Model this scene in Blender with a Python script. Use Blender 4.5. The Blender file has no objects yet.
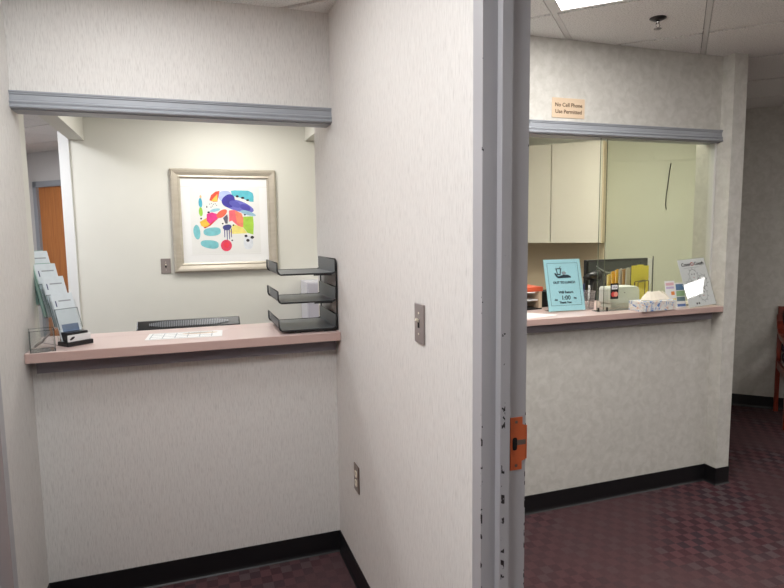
import bpy, bmesh, math, random
from mathutils import Vector, Matrix
random.seed(7)
C = bpy.context.scene.collection
PI = math.pi
R2 = math.sqrt(2)

# ------------------------------------------------------------------ materials
def srgb(r, g, b):
    f = lambda c: (c/255/12.92) if c <= 10.3 else ((c/255+0.055)/1.055)**2.4
    return (f(r), f(g), f(b), 1)

def new_mat(name):
    m = bpy.data.materials.new(name); m.use_nodes = True
    return m, m.node_tree, m.node_tree.nodes['Principled BSDF']

def mat(name, col, rough=0.5, metal=0.0, spec=0.5, noise=0.05, scale=40, coat=0):
    """plain painted / plastic / metal surface with a faint mottled variation"""
    m, nt, b = new_mat(name)
    b.inputs['Roughness'].default_value = rough
    b.inputs['Metallic'].default_value = metal
    b.inputs['Specular IOR Level'].default_value = spec
    b.inputs['Coat Weight'].default_value = coat
    tc = nt.nodes.new('ShaderNodeTexCoord')
    n = nt.nodes.new('ShaderNodeTexNoise'); n.inputs['Scale'].default_value = scale
    nt.links.new(tc.outputs['Object'], n.inputs['Vector'])
    mx = nt.nodes.new('ShaderNodeMix'); mx.data_type = 'RGBA'
    c = srgb(*col)
    mx.inputs[6].default_value = tuple(x*(1-noise) for x in c[:3])+(1,)
    mx.inputs[7].default_value = tuple(min(1, x*(1+noise)) for x in c[:3])+(1,)
    nt.links.new(n.outputs['Fac'], mx.inputs[0])
    nt.links.new(mx.outputs[2], b.inputs['Base Color'])
    return m

def ramp(nt, src, p0, c0, p1, c1):
    r = nt.nodes.new('ShaderNodeValToRGB')
    r.color_ramp.elements[0].position = p0; r.color_ramp.elements[0].color = c0
    r.color_ramp.elements[1].position = p1; r.color_ramp.elements[1].color = c1
    nt.links.new(src, r.inputs[0]); return r

def bump(nt, b, src, strength, dist):
    bp = nt.nodes.new('ShaderNodeBump'); bp.inputs['Strength'].default_value = strength
    bp.inputs['Distance'].default_value = dist
    nt.links.new(src, bp.inputs['Height']); nt.links.new(bp.outputs['Normal'], b.inputs['Normal'])

def mat_stria(name, base, dark):
    """vinyl wallpaper with fine broken vertical threads"""
    m, nt, b = new_mat(name); b.inputs['Roughness'].default_value = 0.72
    b.inputs['Specular IOR Level'].default_value = 0.25
    tc = nt.nodes.new('ShaderNodeTexCoord')
    def ns(sx, sz, detail):
        mp = nt.nodes.new('ShaderNodeMapping'); mp.inputs['Scale'].default_value = (sx, sx, sz)
        nt.links.new(tc.outputs['Object'], mp.inputs['Vector'])
        n = nt.nodes.new('ShaderNodeTexNoise'); n.inputs['Scale'].default_value = 1; n.inputs['Detail'].default_value = detail
        nt.links.new(mp.outputs[0], n.inputs['Vector']); return n
    a = ns(290, 15, 2); c = ns(620, 40, 1)
    mth = nt.nodes.new('ShaderNodeMath'); mth.operation = 'ADD'
    nt.links.new(a.outputs['Fac'], mth.inputs[0]); nt.links.new(c.outputs['Fac'], mth.inputs[1])
    r = ramp(nt, mth.outputs[0], 0.80, srgb(*base), 1.0, srgb(*dark))
    # ramp input above 1 clamps; scale the sum to 0..1
    s = nt.nodes.new('ShaderNodeMath'); s.operation = 'MULTIPLY'; s.inputs[1].default_value = 0.5
    nt.links.new(mth.outputs[0], s.inputs[0]); nt.links.new(s.outputs[0], r.inputs[0])
    r.color_ramp.elements[0].position = 0.47; r.color_ramp.elements[1].position = 0.68
    nt.links.new(r.outputs[0], b.inputs['Base Color'])
    bump(nt, b, s.outputs[0], 0.12, 0.002)
    return m

def mat_mottle(name, base, dark):
    m, nt, b = new_mat(name); b.inputs['Roughness'].default_value = 0.75
    b.inputs['Specular IOR Level'].default_value = 0.25
    tc = nt.nodes.new('ShaderNodeTexCoord')
    n = nt.nodes.new('ShaderNodeTexNoise'); n.inputs['Scale'].default_value = 22; n.inputs['Detail'].default_value = 4
    n.inputs['Roughness'].default_value = 0.6; n.inputs['Distortion'].default_value = 0.6
    nt.links.new(tc.outputs['Object'], n.inputs['Vector'])
    r = ramp(nt, n.outputs['Fac'], 0.36, srgb(*dark), 0.66, srgb(*base))
    nt.links.new(r.outputs[0], b.inputs['Base Color'])
    bump(nt, b, n.outputs['Fac'], 0.08, 0.002)
    return m

def mat_carpet():
    """checked commercial carpet: dark and light checks 46 x 51 mm, worn to a dusty rose away from the walls"""
    m, nt, b = new_mat('carpet'); b.inputs['Roughness'].default_value = 0.95
    b.inputs['Specular IOR Level'].default_value = 0.1
    N = nt.nodes; L = nt.links
    tc = N.new('ShaderNodeTexCoord')
    mp = N.new('ShaderNodeMapping'); mp.inputs['Scale'].default_value = (1/0.0455, 1/0.0515, 1)
    mp.inputs['Location'].default_value = (0.945+0.5-1, 1.30+0.5, 0.5)
    L.new(tc.outputs['Object'], mp.inputs['Vector'])
    ch = N.new('ShaderNodeTexChecker'); ch.inputs['Scale'].default_value = 1
    ch.inputs['Color1'].default_value = (1, 1, 1, 1); ch.inputs['Color2'].default_value = (0, 0, 0, 1)
    L.new(mp.outputs[0], ch.inputs['Vector'])
    fl = N.new('ShaderNodeVectorMath'); fl.operation = 'FLOOR'; L.new(mp.outputs[0], fl.inputs[0])
    wn = N.new('ShaderNodeTexWhiteNoise'); wn.noise_dimensions = '2D'; L.new(fl.outputs[0], wn.inputs['Vector'])
    rd = N.new('ShaderNodeValToRGB'); rd.color_ramp.interpolation = 'CONSTANT'
    e = rd.color_ramp.elements; e[0].position = 0; e[0].color = srgb(50, 30, 37); e[1].position = 0.4; e[1].color = srgb(42, 36, 44)
    x = e.new(0.72); x.color = srgb(62, 32, 39)
    L.new(wn.outputs['Value'], rd.inputs[0])
    rl = N.new('ShaderNodeValToRGB'); rl.color_ramp.interpolation = 'CONSTANT'
    e = rl.color_ramp.elements; e[0].position = 0; e[0].color = srgb(92, 60, 65); e[1].position = 0.45; e[1].color = srgb(84, 74, 78)
    x = e.new(0.75); x.color = srgb(84, 56, 60)
    L.new(wn.outputs['Value'], rl.inputs[0])
    mx = N.new('ShaderNodeMix'); mx.data_type = 'RGBA'
    L.new(ch.outputs['Fac'], mx.inputs[0]); L.new(rl.outputs[0], mx.inputs[6]); L.new(rd.outputs[0], mx.inputs[7])
    # wear: large soft patches where the pile is flattened and dusty
    n1 = N.new('ShaderNodeTexNoise'); n1.inputs['Scale'].default_value = 1.1; n1.inputs['Detail'].default_value = 3
    L.new(tc.outputs['Object'], n1.inputs['Vector'])
    r1 = ramp(nt, n1.outputs['Fac'], 0.42, (0.35, 0.35, 0.35, 1), 0.58, (0.85, 0.85, 0.85, 1))
    m2 = N.new('ShaderNodeMix'); m2.data_type = 'RGBA'
    L.new(r1.outputs[0], m2.inputs[0]); L.new(mx.outputs[2], m2.inputs[6]); m2.inputs[7].default_value = srgb(82, 62, 64)
    # pile speckle
    n2 = N.new('ShaderNodeTexNoise'); n2.inputs['Scale'].default_value = 320; n2.inputs['Detail'].default_value = 2
    L.new(tc.outputs['Object'], n2.inputs['Vector'])
    r2 = ramp(nt, n2.outputs['Fac'], 0.3, (0.7, 0.7, 0.7, 1), 0.7, (1.25, 1.25, 1.25, 1))
    m3 = N.new('ShaderNodeMix'); m3.data_type = 'RGBA'; m3.blend_type = 'MULTIPLY'; m3.inputs[0].default_value = 1
    L.new(m2.outputs[2], m3.inputs[6]); L.new(r2.outputs[0], m3.inputs[7])
    L.new(m3.outputs[2], b.inputs['Base Color'])
    bump(nt, b, n2.outputs['Fac'], 0.4, 0.003)
    return m

def mat_tile():
    m, nt, b = new_mat('ceiling_tile'); b.inputs['Roughness'].default_value = 0.9
    b.inputs['Specular IOR Level'].default_value = 0.1
    tc = nt.nodes.new('ShaderNodeTexCoord')
    n = nt.nodes.new('ShaderNodeTexNoise'); n.inputs['Scale'].default_value = 160; n.inputs['Detail'].default_value = 3
    nt.links.new(tc.outputs['Object'], n.inputs['Vector'])
    r = ramp(nt, n.outputs['Fac'], 0.33, srgb(200, 199, 196), 0.5, srgb(234, 233, 230))
    nt.links.new(r.outputs[0], b.inputs['Base Color']); bump(nt, b, n.outputs['Fac'], 0.3, 0.002)
    return m

def mat_wood(name, c0, c1, sx=30, sz=2.2, rough=0.4):
    m, nt, b = new_mat(name); b.inputs['Roughness'].default_value = rough
    tc = nt.nodes.new('ShaderNodeTexCoord')
    mp = nt.nodes.new('ShaderNodeMapping'); mp.inputs['Scale'].default_value = (sx, sx, sz)
    nt.links.new(tc.outputs['Object'], mp.inputs['Vector'])
    n = nt.nodes.new('ShaderNodeTexNoise'); n.inputs['Scale'].default_value = 1; n.inputs['Detail'].default_value = 5
    n.inputs['Distortion'].default_value = 1.2
    nt.links.new(mp.outputs[0], n.inputs['Vector'])
    r = ramp(nt, n.outputs['Fac'], 0.3, srgb(*c0), 0.7, srgb(*c1))
    nt.links.new(r.outputs[0], b.inputs['Base Color'])
    return m

def mat_frame():
    """grey enamel on the steel door frame, chipped to black along the arrises"""
    m, nt, b = new_mat('frame_paint'); b.inputs['Roughness'].default_value = 0.38
    N = nt.nodes; L = nt.links
    tc = N.new('ShaderNodeTexCoord')
    sep = N.new('ShaderNodeSeparateXYZ'); L.new(tc.outputs['Object'], sep.inputs[0])
    n = N.new('ShaderNodeTexNoise'); n.inputs['Scale'].default_value = 55; n.inputs['Detail'].default_value = 4
    L.new(tc.outputs['Object'], n.inputs['Vector'])
    def M(op, a, bb=None):
        k = N.new('ShaderNodeMath'); k.operation = op
        for i, v in enumerate((a, bb)):
            if v is None: continue
            if isinstance(v, (int, float)): k.inputs[i].default_value = v
            else: L.new(v, k.inputs[i])
        return k.outputs[0]
    # distance to the chipped edges (local X)
    masks = None
    for ex, w in ((-0.008, 0.003), (0.0395, 0.0045), (0.108, 0.002)):
        d = M('ABSOLUTE', M('SUBTRACT', sep.outputs[0], ex))
        k = M('LESS_THAN', d, w)
        masks = k if masks is None else M('MAXIMUM', masks, k)
    # more chips low down
    hgt = M('SUBTRACT', 0.68, M('MULTIPLY', M('LESS_THAN', sep.outputs[2], 1.12), 0.12))
    masks = M('MULTIPLY', masks, M('LESS_THAN', sep.outputs[1], -1.4295))
    chip = M('MULTIPLY', masks, M('GREATER_THAN', n.outputs['Fac'], hgt))
    mx = N.new('ShaderNodeMix'); mx.data_type = 'RGBA'
    mx.inputs[6].default_value = srgb(168, 166, 169); mx.inputs[7].default_value = srgb(28, 24, 26)
    L.new(chip, mx.inputs[0]); L.new(mx.outputs[2], b.inputs['Base Color'])
    return m

def mat_clear(name, tint=(0.97, 0.985, 0.98), gloss=1.0, rough=0.02):
    """clear acrylic or pane: see-through with a fresnel reflection"""
    m = bpy.data.materials.new(name); m.use_nodes = True; nt = m.node_tree; N = nt.nodes; L = nt.links
    N.remove(N['Principled BSDF'])
    t = N.new('ShaderNodeBsdfTransparent'); t.inputs[0].default_value = tint+(1,)
    g = N.new('ShaderNodeBsdfGlossy'); g.inputs['Roughness'].default_value = rough
    f = N.new('ShaderNodeLayerWeight'); f.inputs['Blend'].default_value = 0.5      # Facing = 1 - cos(angle)
    p5 = N.new('ShaderNodeMath'); p5.operation = 'POWER'; p5.inputs[1].default_value = 5
    L.new(f.outputs['Facing'], p5.inputs[0])
    k = N.new('ShaderNodeMath'); k.operation = 'MULTIPLY_ADD'; k.inputs[1].default_value = 0.96*gloss; k.inputs[2].default_value = 0.04*gloss
    L.new(p5.outputs[0], k.inputs[0])
    mx = N.new('ShaderNodeMixShader'); L.new(k.outputs[0], mx.inputs[0]); L.new(t.outputs[0], mx.inputs[1]); L.new(g.outputs[0], mx.inputs[2])
    L.new(mx.outputs[0], N['Material Output'].inputs[0])
    return m

def mat_emit(name, col, strength):
    m, nt, b = new_mat(name)
    b.inputs['Base Color'].default_value = (0.9, 0.9, 0.9, 1)
    b.inputs['Emission Color'].default_value = srgb(*col); b.inputs['Emission Strength'].default_value = strength
    return m

M = {}
M['stria'] = mat_stria('stria_wallpaper', (220, 217, 213), (197, 193, 189))
M['mottle'] = mat_mottle('mottled_wallpaper', (208, 206, 200), (194, 192, 185))
M['office'] = mat('office_paint', (220, 219, 211), 0.7, noise=0.02, scale=8)
M['office_warm'] = mat('office_warm_paint', (208, 208, 194), 0.7, noise=0.02, scale=8)
M['corridor'] = mat('corridor_paint', (206, 204, 202), 0.7, noise=0.02, scale=8)
M['tan'] = mat('tan_tone', (204, 188, 160), 0.7, noise=0.02, scale=8)
M['carpet'] = mat_carpet()
M['tile'] = mat_tile()
M['tbar'] = mat('tbar_enamel', (214, 213, 210), 0.45, noise=0.02)
M['plenum'] = mat('plenum_shadow_board', (60, 58, 56), 0.9)
M['frame'] = mat_frame()
M['bluegrey'] = mat('bluegrey_trim_paint', (152, 156, 162), 0.4, noise=0.03, scale=30)
M['base'] = mat('black_vinyl', (17, 17, 20), 0.45, noise=0.1)
M['glue'] = mat('grey_edge_strip', (92, 88, 90), 0.7, noise=0.2, scale=60)
M['pink'] = mat('pink_laminate', (206, 183, 177), 0.32, noise=0.02, scale=120)
M['pinkedge'] = mat('pink_laminate_edge', (188, 160, 152), 0.4, noise=0.02, scale=120)
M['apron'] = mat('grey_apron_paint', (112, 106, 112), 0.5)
M['black'] = mat('black_plastic', (20, 21, 23), 0.35, noise=0.08)
M['blackmetal'] = mat('black_wire_enamel', (24, 25, 27), 0.35, noise=0.08)
M['mesh'] = mat('black_mesh_panel', (92, 96, 100), 0.4, metal=0.3, noise=0.3, scale=900)
M['vent'] = mat('vent_ribs_grey', (120, 124, 130), 0.3)
M['pewter'] = mat('pewter_plate', (150, 140, 137), 0.35, metal=0.3, noise=0.06)
M['brown_plate'] = mat('bronze_plate', (112, 96, 86), 0.35, metal=0.3, noise=0.06)
M['ivory'] = mat('ivory_plastic', (225, 214, 195), 0.35)
M['white'] = mat('white_plastic', (225, 226, 226), 0.4, noise=0.02)
M['paper'] = mat('white_paper', (232, 232, 230), 0.7, noise=0.02)
M['champagne'] = mat_wood('champagne_frame', (190, 181, 166), (200, 192, 178), 6, 20, 0.35)
M['champagne'].node_tree.nodes['Principled BSDF'].inputs['Metallic'].default_value = 0.35
M['matboard'] = mat('mat_board', (238, 238, 238), 0.8, noise=0.01)
M['oak'] = mat_wood('oak_door_veneer', (176, 108, 58), (196, 128, 72))
M['cherry'] = mat_wood('cherry_wood', (96, 34, 22), (136, 52, 34), 25, 3, 0.28)
M['aubergine'] = mat('aubergine_upholstery', (46, 28, 44), 0.85, noise=0.15, scale=200)
M['cabinet'] = mat('cream_laminate', (216, 212, 196), 0.4, noise=0.01)
M['chrome'] = mat('chrome', (190, 190, 190), 0.15, metal=1)
M['darkmetal'] = mat('dark_metal', (60, 58, 58), 0.3, metal=0.8)
M['orange'] = mat('orange_paint', (190, 92, 50), 0.45, noise=0.06)
M['orange2'] = mat('orange_plastic', (214, 92, 56), 0.4)
M['hole'] = mat('dark_recess', (12, 10, 10), 0.9)
M['blue'] = mat('sky_blue_card', (172, 222, 230), 0.35, noise=0.02, coat=0.4)
M['ink'] = mat('dark_teal_ink', (24, 50, 64), 0.6)
M['blackink'] = mat('black_ink', (44, 40, 42), 0.6)
M['redink'] = mat('red_ink', (190, 70, 70), 0.6)
M['plaque'] = mat('tan_plaque', (212, 190, 164), 0.35, noise=0.03)
M['brownink'] = mat('brown_engraving', (98, 78, 62), 0.6)
M['glass'] = mat_clear('window_glass', (0.98, 0.99, 0.96), 0.9)
M['acrylic'] = mat_clear('clear_acrylic', (0.97, 0.98, 0.98), 1.0)
M['acrylic_edge'] = mat_clear('acrylic_edge', (0.72, 0.76, 0.76), 1.0, 0.2)
M['glass_edge'] = mat('glass_edge', (98, 102, 84), 0.2)
M['light_office2'] = mat_emit('lamp_diffuser_office_front', (255, 252, 240), 27)
M['light_lobby'] = mat_emit('lamp_diffuser_lobby', (248, 251, 255), 14)
M['light_alc'] = mat_emit('lamp_diffuser_alcove', (252, 254, 255), 10)
M['light_office'] = mat_emit('lamp_diffuser_office', (255, 252, 246), 20)
M['light_corr'] = mat_emit('lamp_diffuser_corridor', (250, 251, 255), 30)
M['light_wait'] = mat_emit('lamp_diffuser_waiting', (255, 252, 249), 15.5)

# ------------------------------------------------------------------ mesh helpers
class MB:
    """collects shapes and links them as ONE mesh object"""
    def __init__(s): s.bm = bmesh.new(); s.mats = []; s.sm = False
    def mi(s, m):
        if m is None: return 0
        if m not in s.mats: s.mats.append(m)
        return s.mats.index(m)
    def face(s, pts, m=None):
        vs = [s.bm.verts.new(p) for p in pts]
        f = s.bm.faces.new(vs); f.material_index = s.mi(m); return f
    def box(s, x0, x1, y0, y1, z0, z1, m=None, bev=0, mtx=None):
        r = bmesh.ops.create_cube(s.bm, size=1)
        vs = r['verts']
        for v in vs:
            v.co = Vector(((x0+x1)/2+v.co.x*(x1-x0), (y0+y1)/2+v.co.y*(y1-y0), (z0+z1)/2+v.co.z*(z1-z0)))
        fs = {f for v in vs for f in v.link_faces}
        for f in fs: f.material_index = s.mi(m)
        if bev:
            es = list({e for v in vs for e in v.link_edges})
            rb = bmesh.ops.bevel(s.bm, geom=es, offset=bev, segments=2, affect='EDGES', profile=0.5)
            k = s.mi(m)
            for f in rb['faces']: f.material_index = k
            vs = list({v for f in rb['faces'] for v in f.verts} | {v for v in vs if v.is_valid})
        if mtx is not None:
            for v in vs: v.co = mtx @ v.co
        return s
    def prism(s, poly, z0, z1, m=None, axis='z', mtx=None):
        """extrude a closed 2-D outline; axis = extrusion direction"""
        def P(a, b, h):
            v = {'z': Vector((a, b, h)), 'x': Vector((h, a, b)), 'y': Vector((a, h, b))}[axis]
            return mtx @ v if mtx is not None else v
        lo = [s.bm.verts.new(P(a, b, z0)) for a, b in poly]
        hi = [s.bm.verts.new(P(a, b, z1)) for a, b in poly]
        k = s.mi(m); n = len(poly); fs = []
        fs.append(s.bm.faces.new(lo[::-1])); fs.append(s.bm.faces.new(hi))
        for i in range(n):
            fs.append(s.bm.faces.new((lo[i], lo[(i+1) % n], hi[(i+1) % n], hi[i])))
        for f in fs: f.material_index = k
        return s
    def tube(s, pts, r, m=None, seg=8, taper=None):
        pts = [Vector(p) for p in pts]; k = s.mi(m); rings = []
        for i, p in enumerate(pts):
            a = pts[max(i-1, 0)]; b = pts[min(i+1, len(pts)-1)]
            d = (b-a).normalized()
            up = Vector((0, 0, 1)) if abs(d.z) < 0.9 else Vector((1, 0, 0))
            u = d.cross(up).normalized(); w = u.cross(d)
            rr = r if taper is None else r*taper[i]
            rings.append([s.bm.verts.new(p+u*rr*math.cos(2*PI*j/seg)+w*rr*math.sin(2*PI*j/seg)) for j in range(seg)])
        for a, b in zip(rings, rings[1:]):
            for j in range(seg):
                f = s.bm.faces.new((a[j], a[(j+1) % seg], b[(j+1) % seg], b[j])); f.material_index = k; f.smooth = True
        for rg in (rings[0][::-1], rings[-1]):
            f = s.bm.faces.new(rg); f.material_index = k
        return s
    def lathe(s, prof, c=(0, 0, 0), m=None, seg=20, axis='z'):
        k = s.mi(m); rings = []
        for r, h in prof:
            ring = []
            for j in range(seg):
                a = 2*PI*j/seg; x, y = r*math.cos(a), r*math.sin(a)
                v = {'z': (x, y, h), 'y': (x, h, y), 'x': (h, x, y)}[axis]
                ring.append(s.bm.verts.new(Vector(v)+Vector(c)))
            rings.append(ring)
        for a, b in zip(rings, rings[1:]):
            for j in range(seg):
                f = s.bm.faces.new((a[j], a[(j+1) % seg], b[(j+1) % seg], b[j])); f.material_index = k; f.smooth = True
        for rg in (rings[0], rings[-1]):
            f = s.bm.faces.new(rg); f.material_index = k
        return s
    def build(s, name, m=None, parent=None, loc=None, rotz=None, bevel=0):
        bmesh.ops.recalc_face_normals(s.bm, faces=s.bm.faces)
        me = bpy.data.meshes.new(name); s.bm.to_mesh(me); s.bm.free()
        ml = s.mats if s.mats else [m]
        for x in ml: me.materials.append(x if x is not None else m)
        o = bpy.data.objects.new(name, me); C.objects.link(o)
        if parent is not None: o.parent = parent
        if loc is not None: o.location = loc
        if rotz is not None: o.rotation_euler = (0, 0, rotz)
        if bevel:
            md = o.modifiers.new('bevel', 'BEVEL'); md.width = bevel; md.segments = 2; md.limit_method = 'ANGLE'
        return o

def tag(o, label, cat, group=None):
    o['label'] = label; o['category'] = cat
    if group: o['group'] = group
    return o
def thing(name, label, cat, loc=(0, 0, 0), rotz=0, group=None, rx=0):
    o = bpy.data.objects.new(name, None); C.objects.link(o)
    o.location = loc; o.rotation_euler = (rx, 0, rotz); o.empty_display_size = 0.05
    return tag(o, label, cat, group)
def struct(o): o['kind'] = 'structure'; return o

def text(name, lines, m, parent, origin=(0, 0, 0), rot=(PI/2, 0, 0), bold=0.0, depth=0.0004):
    """raised lettering built from text curves, one mesh. lines: (string, x, z, size, align)"""
    for st, x, z, size, al in lines:
        bm = bmesh.new()
        cu = bpy.data.curves.new('t', 'FONT'); cu.body = st; cu.size = size; cu.align_x = al
        cu.extrude = depth; cu.offset = bold; cu.resolution_u = 3
        o = bpy.data.objects.new('t', cu); C.objects.link(o)
        bpy.context.view_layer.update()
        me = bpy.data.meshes.new_from_object(o.evaluated_get(bpy.context.evaluated_depsgraph_get()))
        me.transform(Matrix.Translation((x, 0, z)) @ Matrix.Rotation(PI/2, 4, 'X'))
        bm.from_mesh(me)
        bpy.data.objects.remove(o); bpy.data.curves.remove(cu); bpy.data.meshes.remove(me)
        me = bpy.data.meshes.new(name); bm.to_mesh(me); bm.free(); me.materials.append(m)
        o = bpy.data.objects.new(name, me); C.objects.link(o); o.parent = parent; o.location = origin
    return o

def blob(cx, cy, rx, ry, n=24, rot=0, wob=0.0, seed=0, sq=1.0):
    rnd = random.Random(seed); ph = [rnd.uniform(0, 6.28) for _ in range(3)]
    out = []
    for i in range(n):
        a = 2*PI*i/n
        k = 1+wob*(math.sin(2*a+ph[0])+math.sin(3*a+ph[1])*0.7)
        ca, sa = math.cos(a), math.sin(a)
        x = math.copysign(abs(ca)**sq, ca)*rx*k; y = math.copysign(abs(sa)**sq, sa)*ry*k
        out.append((cx+x*math.cos(rot)-y*math.sin(rot), cy+x*math.sin(rot)+y*math.cos(rot)))
    return out

H = 2.45          # ceiling
XL = -1.221       # left wall of the alcove
XP = 2.243        # where the counter wall meets the pilaster

# ------------------------------------------------------------------ shell
f = MB(); f.box(-5, 7.5, -5, 9, -0.05, 0, M['carpet']); struct(f.build('floor'))

def st(s, t): return ((s-t)/R2, (s+t)/R2)
S0, G, T0 = 0.472, 0.6096, -0.872
lights = []   # (s cell range, t cell range, material)
def cell_s(k): return S0+G*k
def cell_t(k): return T0+G*k
# fixtures: k index of first cell in s and t, number of cells in s and t
FIX = [(-2, 0, 2, 1, 'light_wait', 'waiting'), (-3, 2, 1, 1, 'light_alc', 'alcove'),
       (-6, 1, 2, 1, 'light_lobby', 'lobby'), (-3, -4, 2, 1, 'light_wait', 'waiting'), (2, -7, 1, 1, 'light_wait', 'waiting'),  # last entry: unseen light added to brighten the far waiting room wall
       (0, 4, 1, 1, 'light_office', 'office'), (2, 0, 1, 1, 'light_office2', 'office'), (0, 9, 1, 1, 'light_corr', 'corridor'), (-4, 1, 1, 1, 'light_alc', 'alcove'), (-2, 6, 1, 1, 'light_corr', 'corridor'), (1, -5, 1, 1, 'light_wait', 'waiting')]  # light by the oak door is unseen, added to brighten the dark corridor
taken = {(a+i, b+j-1) for a, b, na, nb, _, _ in FIX for i in range(na) for j in range(nb)}
ce = MB()
rot45 = Matrix.Rotation(PI/4, 4, 'Z')     # local x -> s direction, local y -> t direction
gp = 0.012
for i in range(-9, 8):
    for j in range(-10, 12):
        s0 = S0+G*i; t0 = T0+G*j
        x, y = st(s0+G/2, t0+G/2)
        if not (-4.0 < x < 6.6 and -4.8 < y < 7.4): continue
        if (i, j) in taken: continue
        ce.box(s0+gp+0.001, s0+G-gp-0.001, t0+gp+0.002, t0+G-gp-0.002, H, H+0.02, M['tile'], mtx=rot45)
for i in range(-9, 9):
    s0 = S0+G*i
    ce.box(s0-0.0075, s0+0.0075, -6, 6.6, H+0.013, H+0.018, M['tbar'], mtx=rot45)
for j in range(-10, 13):
    t0 = T0+G*j
    ce.box(-5, 6.2, t0-0.0115, t0+0.0115, H+0.001, H+0.009, M['tbar'], mtx=rot45)
ce.box(-5.5, 8, -5.5, 9, H+0.03, H+0.05, M['plenum'])
struct(ce.build('ceiling'))

def wall(name, boxes, m, mtx=None):
    w = MB()
    for b in boxes: w.box(*b, m=m, mtx=mtx)
    return struct(w.build(name))
# counter wall (y = 0), alcove side with stria paper; opening full width between 1.031 and 1.985
wall('wall_alcove_back', [(XL, 0, 0, 0.14, 0, 1.031), (XL, 0, 0, 0.09, 1.985, H+0.03)], M['stria'])
wall('wall_alcove_left', [(XL-0.14, XL, -0.425, 0.10, 0, H+0.03), (XL-0.14, XL, -1.50, -0.425, 2.13, H+0.03), (XL-0.14, XL, -1.6, -1.41, 0, 2.13)], M['stria'])
wall('wall_partition', [(0, 0.10, -1.375, 0.0, 0, H+0.03), (0, 0.10, -2.40, -1.375, 2.13, H+0.03), (0, 0.10, -4.4, -2.40, 0, H+0.03)], M['stria'])
wall('wall_partition_stub', [(0, 0.10, 0.0, 0.36, 0, H+0.03)], M['stria'])
wall('wall_alcove_return', [(XL-0.14, XL, 0.10, 0.18, 0, H+0.03)], M['office'])
wall('wall_reception', [(0.10, XP, 0, 0.14, 0, 1.027), (0.10, XP, 0, 0.09, 1.985, H+0.03), (0.10, 0.52, 0, 0.14, 1.027, 1.985)], M['mottle'])
wall('wall_pilaster', [(XP, XP+0.095, -0.078, 0.16, 0, H+0.03)], M['mottle'])
# 45 degree walls
def wall45(name, s0, s1, t0, t1, z0, z1, m):
    w = MB(); w.box(s0, s1, t0, t1, z0, z1, m, mtx=rot45); return struct(w.build(name))
SW = 3.36
wall45('wall_waiting_far', SW, SW+0.12, -7.5, -1.56, 0, H+0.03, M['mottle'])
wall45('wall_office_far', SW, SW+0.12, -1.56, 1.9, 0, H+0.03, M['office_warm'])
wall45('wall_office_right', 1.72, SW, -1.64, -1.56, 0, H+0.03, M['office'])
wall('wall_office_back', [(-1.385, 1.1, 2.2, 2.3, 0, H+0.03)], M['office'])
wall('wall_office_jog', [(1.0, 1.1, 2.3, 3.75, 0, H+0.03)], M['office'])
struct(MB().box(-1.452, -1.385, 2.185, 2.34, 0, H+0.03, M['white'], bev=0.002).build('trim_3'))
wall('wall_soffit_left', [(-1.387, -1.287, 0.18, 2.2, 2.186, H+0.03)], M['office'])
wall('wall_soffit_right', [(0.309, 0.409, 0.36, 2.2, 2.237, H+0.03)], M['office'])
SC = 2.12
wall45('wall_corridor_far', SC, SC+0.1, 3.0, 4.30, 0, H+0.03, M['corridor'])
wall('wall_corridor_left', [(-3.5, -3.4, 0.14, 6.2, 0, H+0.03)], M['corridor'])
wall('wall_corridor_near', [(-3.5, XL-0.14, 0.04, 0.14, 0, H+0.03)], M['corridor'])
wall('wall_corridor_right', [(-1.452, -1.40, 2.34, 4.35, 0, H+0.03)], M['corridor'])
# lobby and waiting room enclosure (beyond the frame)
wall('wall_lobby_left', [(-2.7, -2.6, -4.4, -1.5, 0, H+0.03), (-2.6, XL-0.14, -1.6, -1.5, 0, H+0.03)], M['stria'])
wall('wall_lobby_back', [(-2.7, 6.6, -4.5, -4.4, 0, H+0.03)], M['mottle'])
wall('wall_waiting_right', [(6.5, 6.6, -4.4, -1.6, 0, H+0.03)], M['mottle'])

# ------------------------------------------------------------------ corridor door in the 45 degree wall
def door_corridor():
    d = bpy.data.objects.new('door_2', None); C.objects.link(d); struct(d)
    x, y = st(SC, 4.80); d.location = (x, y, 0); d.rotation_euler = (0, 0, PI/4+PI)
    # local: x -> -s (towards viewer), y -> -t ; rebuild in simple axes
    fr = MB()
    for a, b in ((-0.52, -0.455), (0.455, 0.52)): fr.box(-0.04, 0.02, a, b, 0, 2.12, M['bluegrey'])
    fr.box(-0.04, 0.02, -0.52, 0.52, 2.055, 2.12, M['bluegrey'])
    fr.build('door_frame', parent=d)
    MB().box(-0.05, -0.01, -0.455, 0.455, 0.005, 2.055, M['oak']).build('door_leaf', parent=d)
    return d
door_corridor()
wall45('wall_corridor_end', SC, SC+0.1, 5.33, 6.4, 0, H+0.03, M['corridor'])
wall45('wall_corridor_over_door', SC, SC+0.1, 4.28, 5.33, 2.12, H+0.03, M['corridor'])

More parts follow.
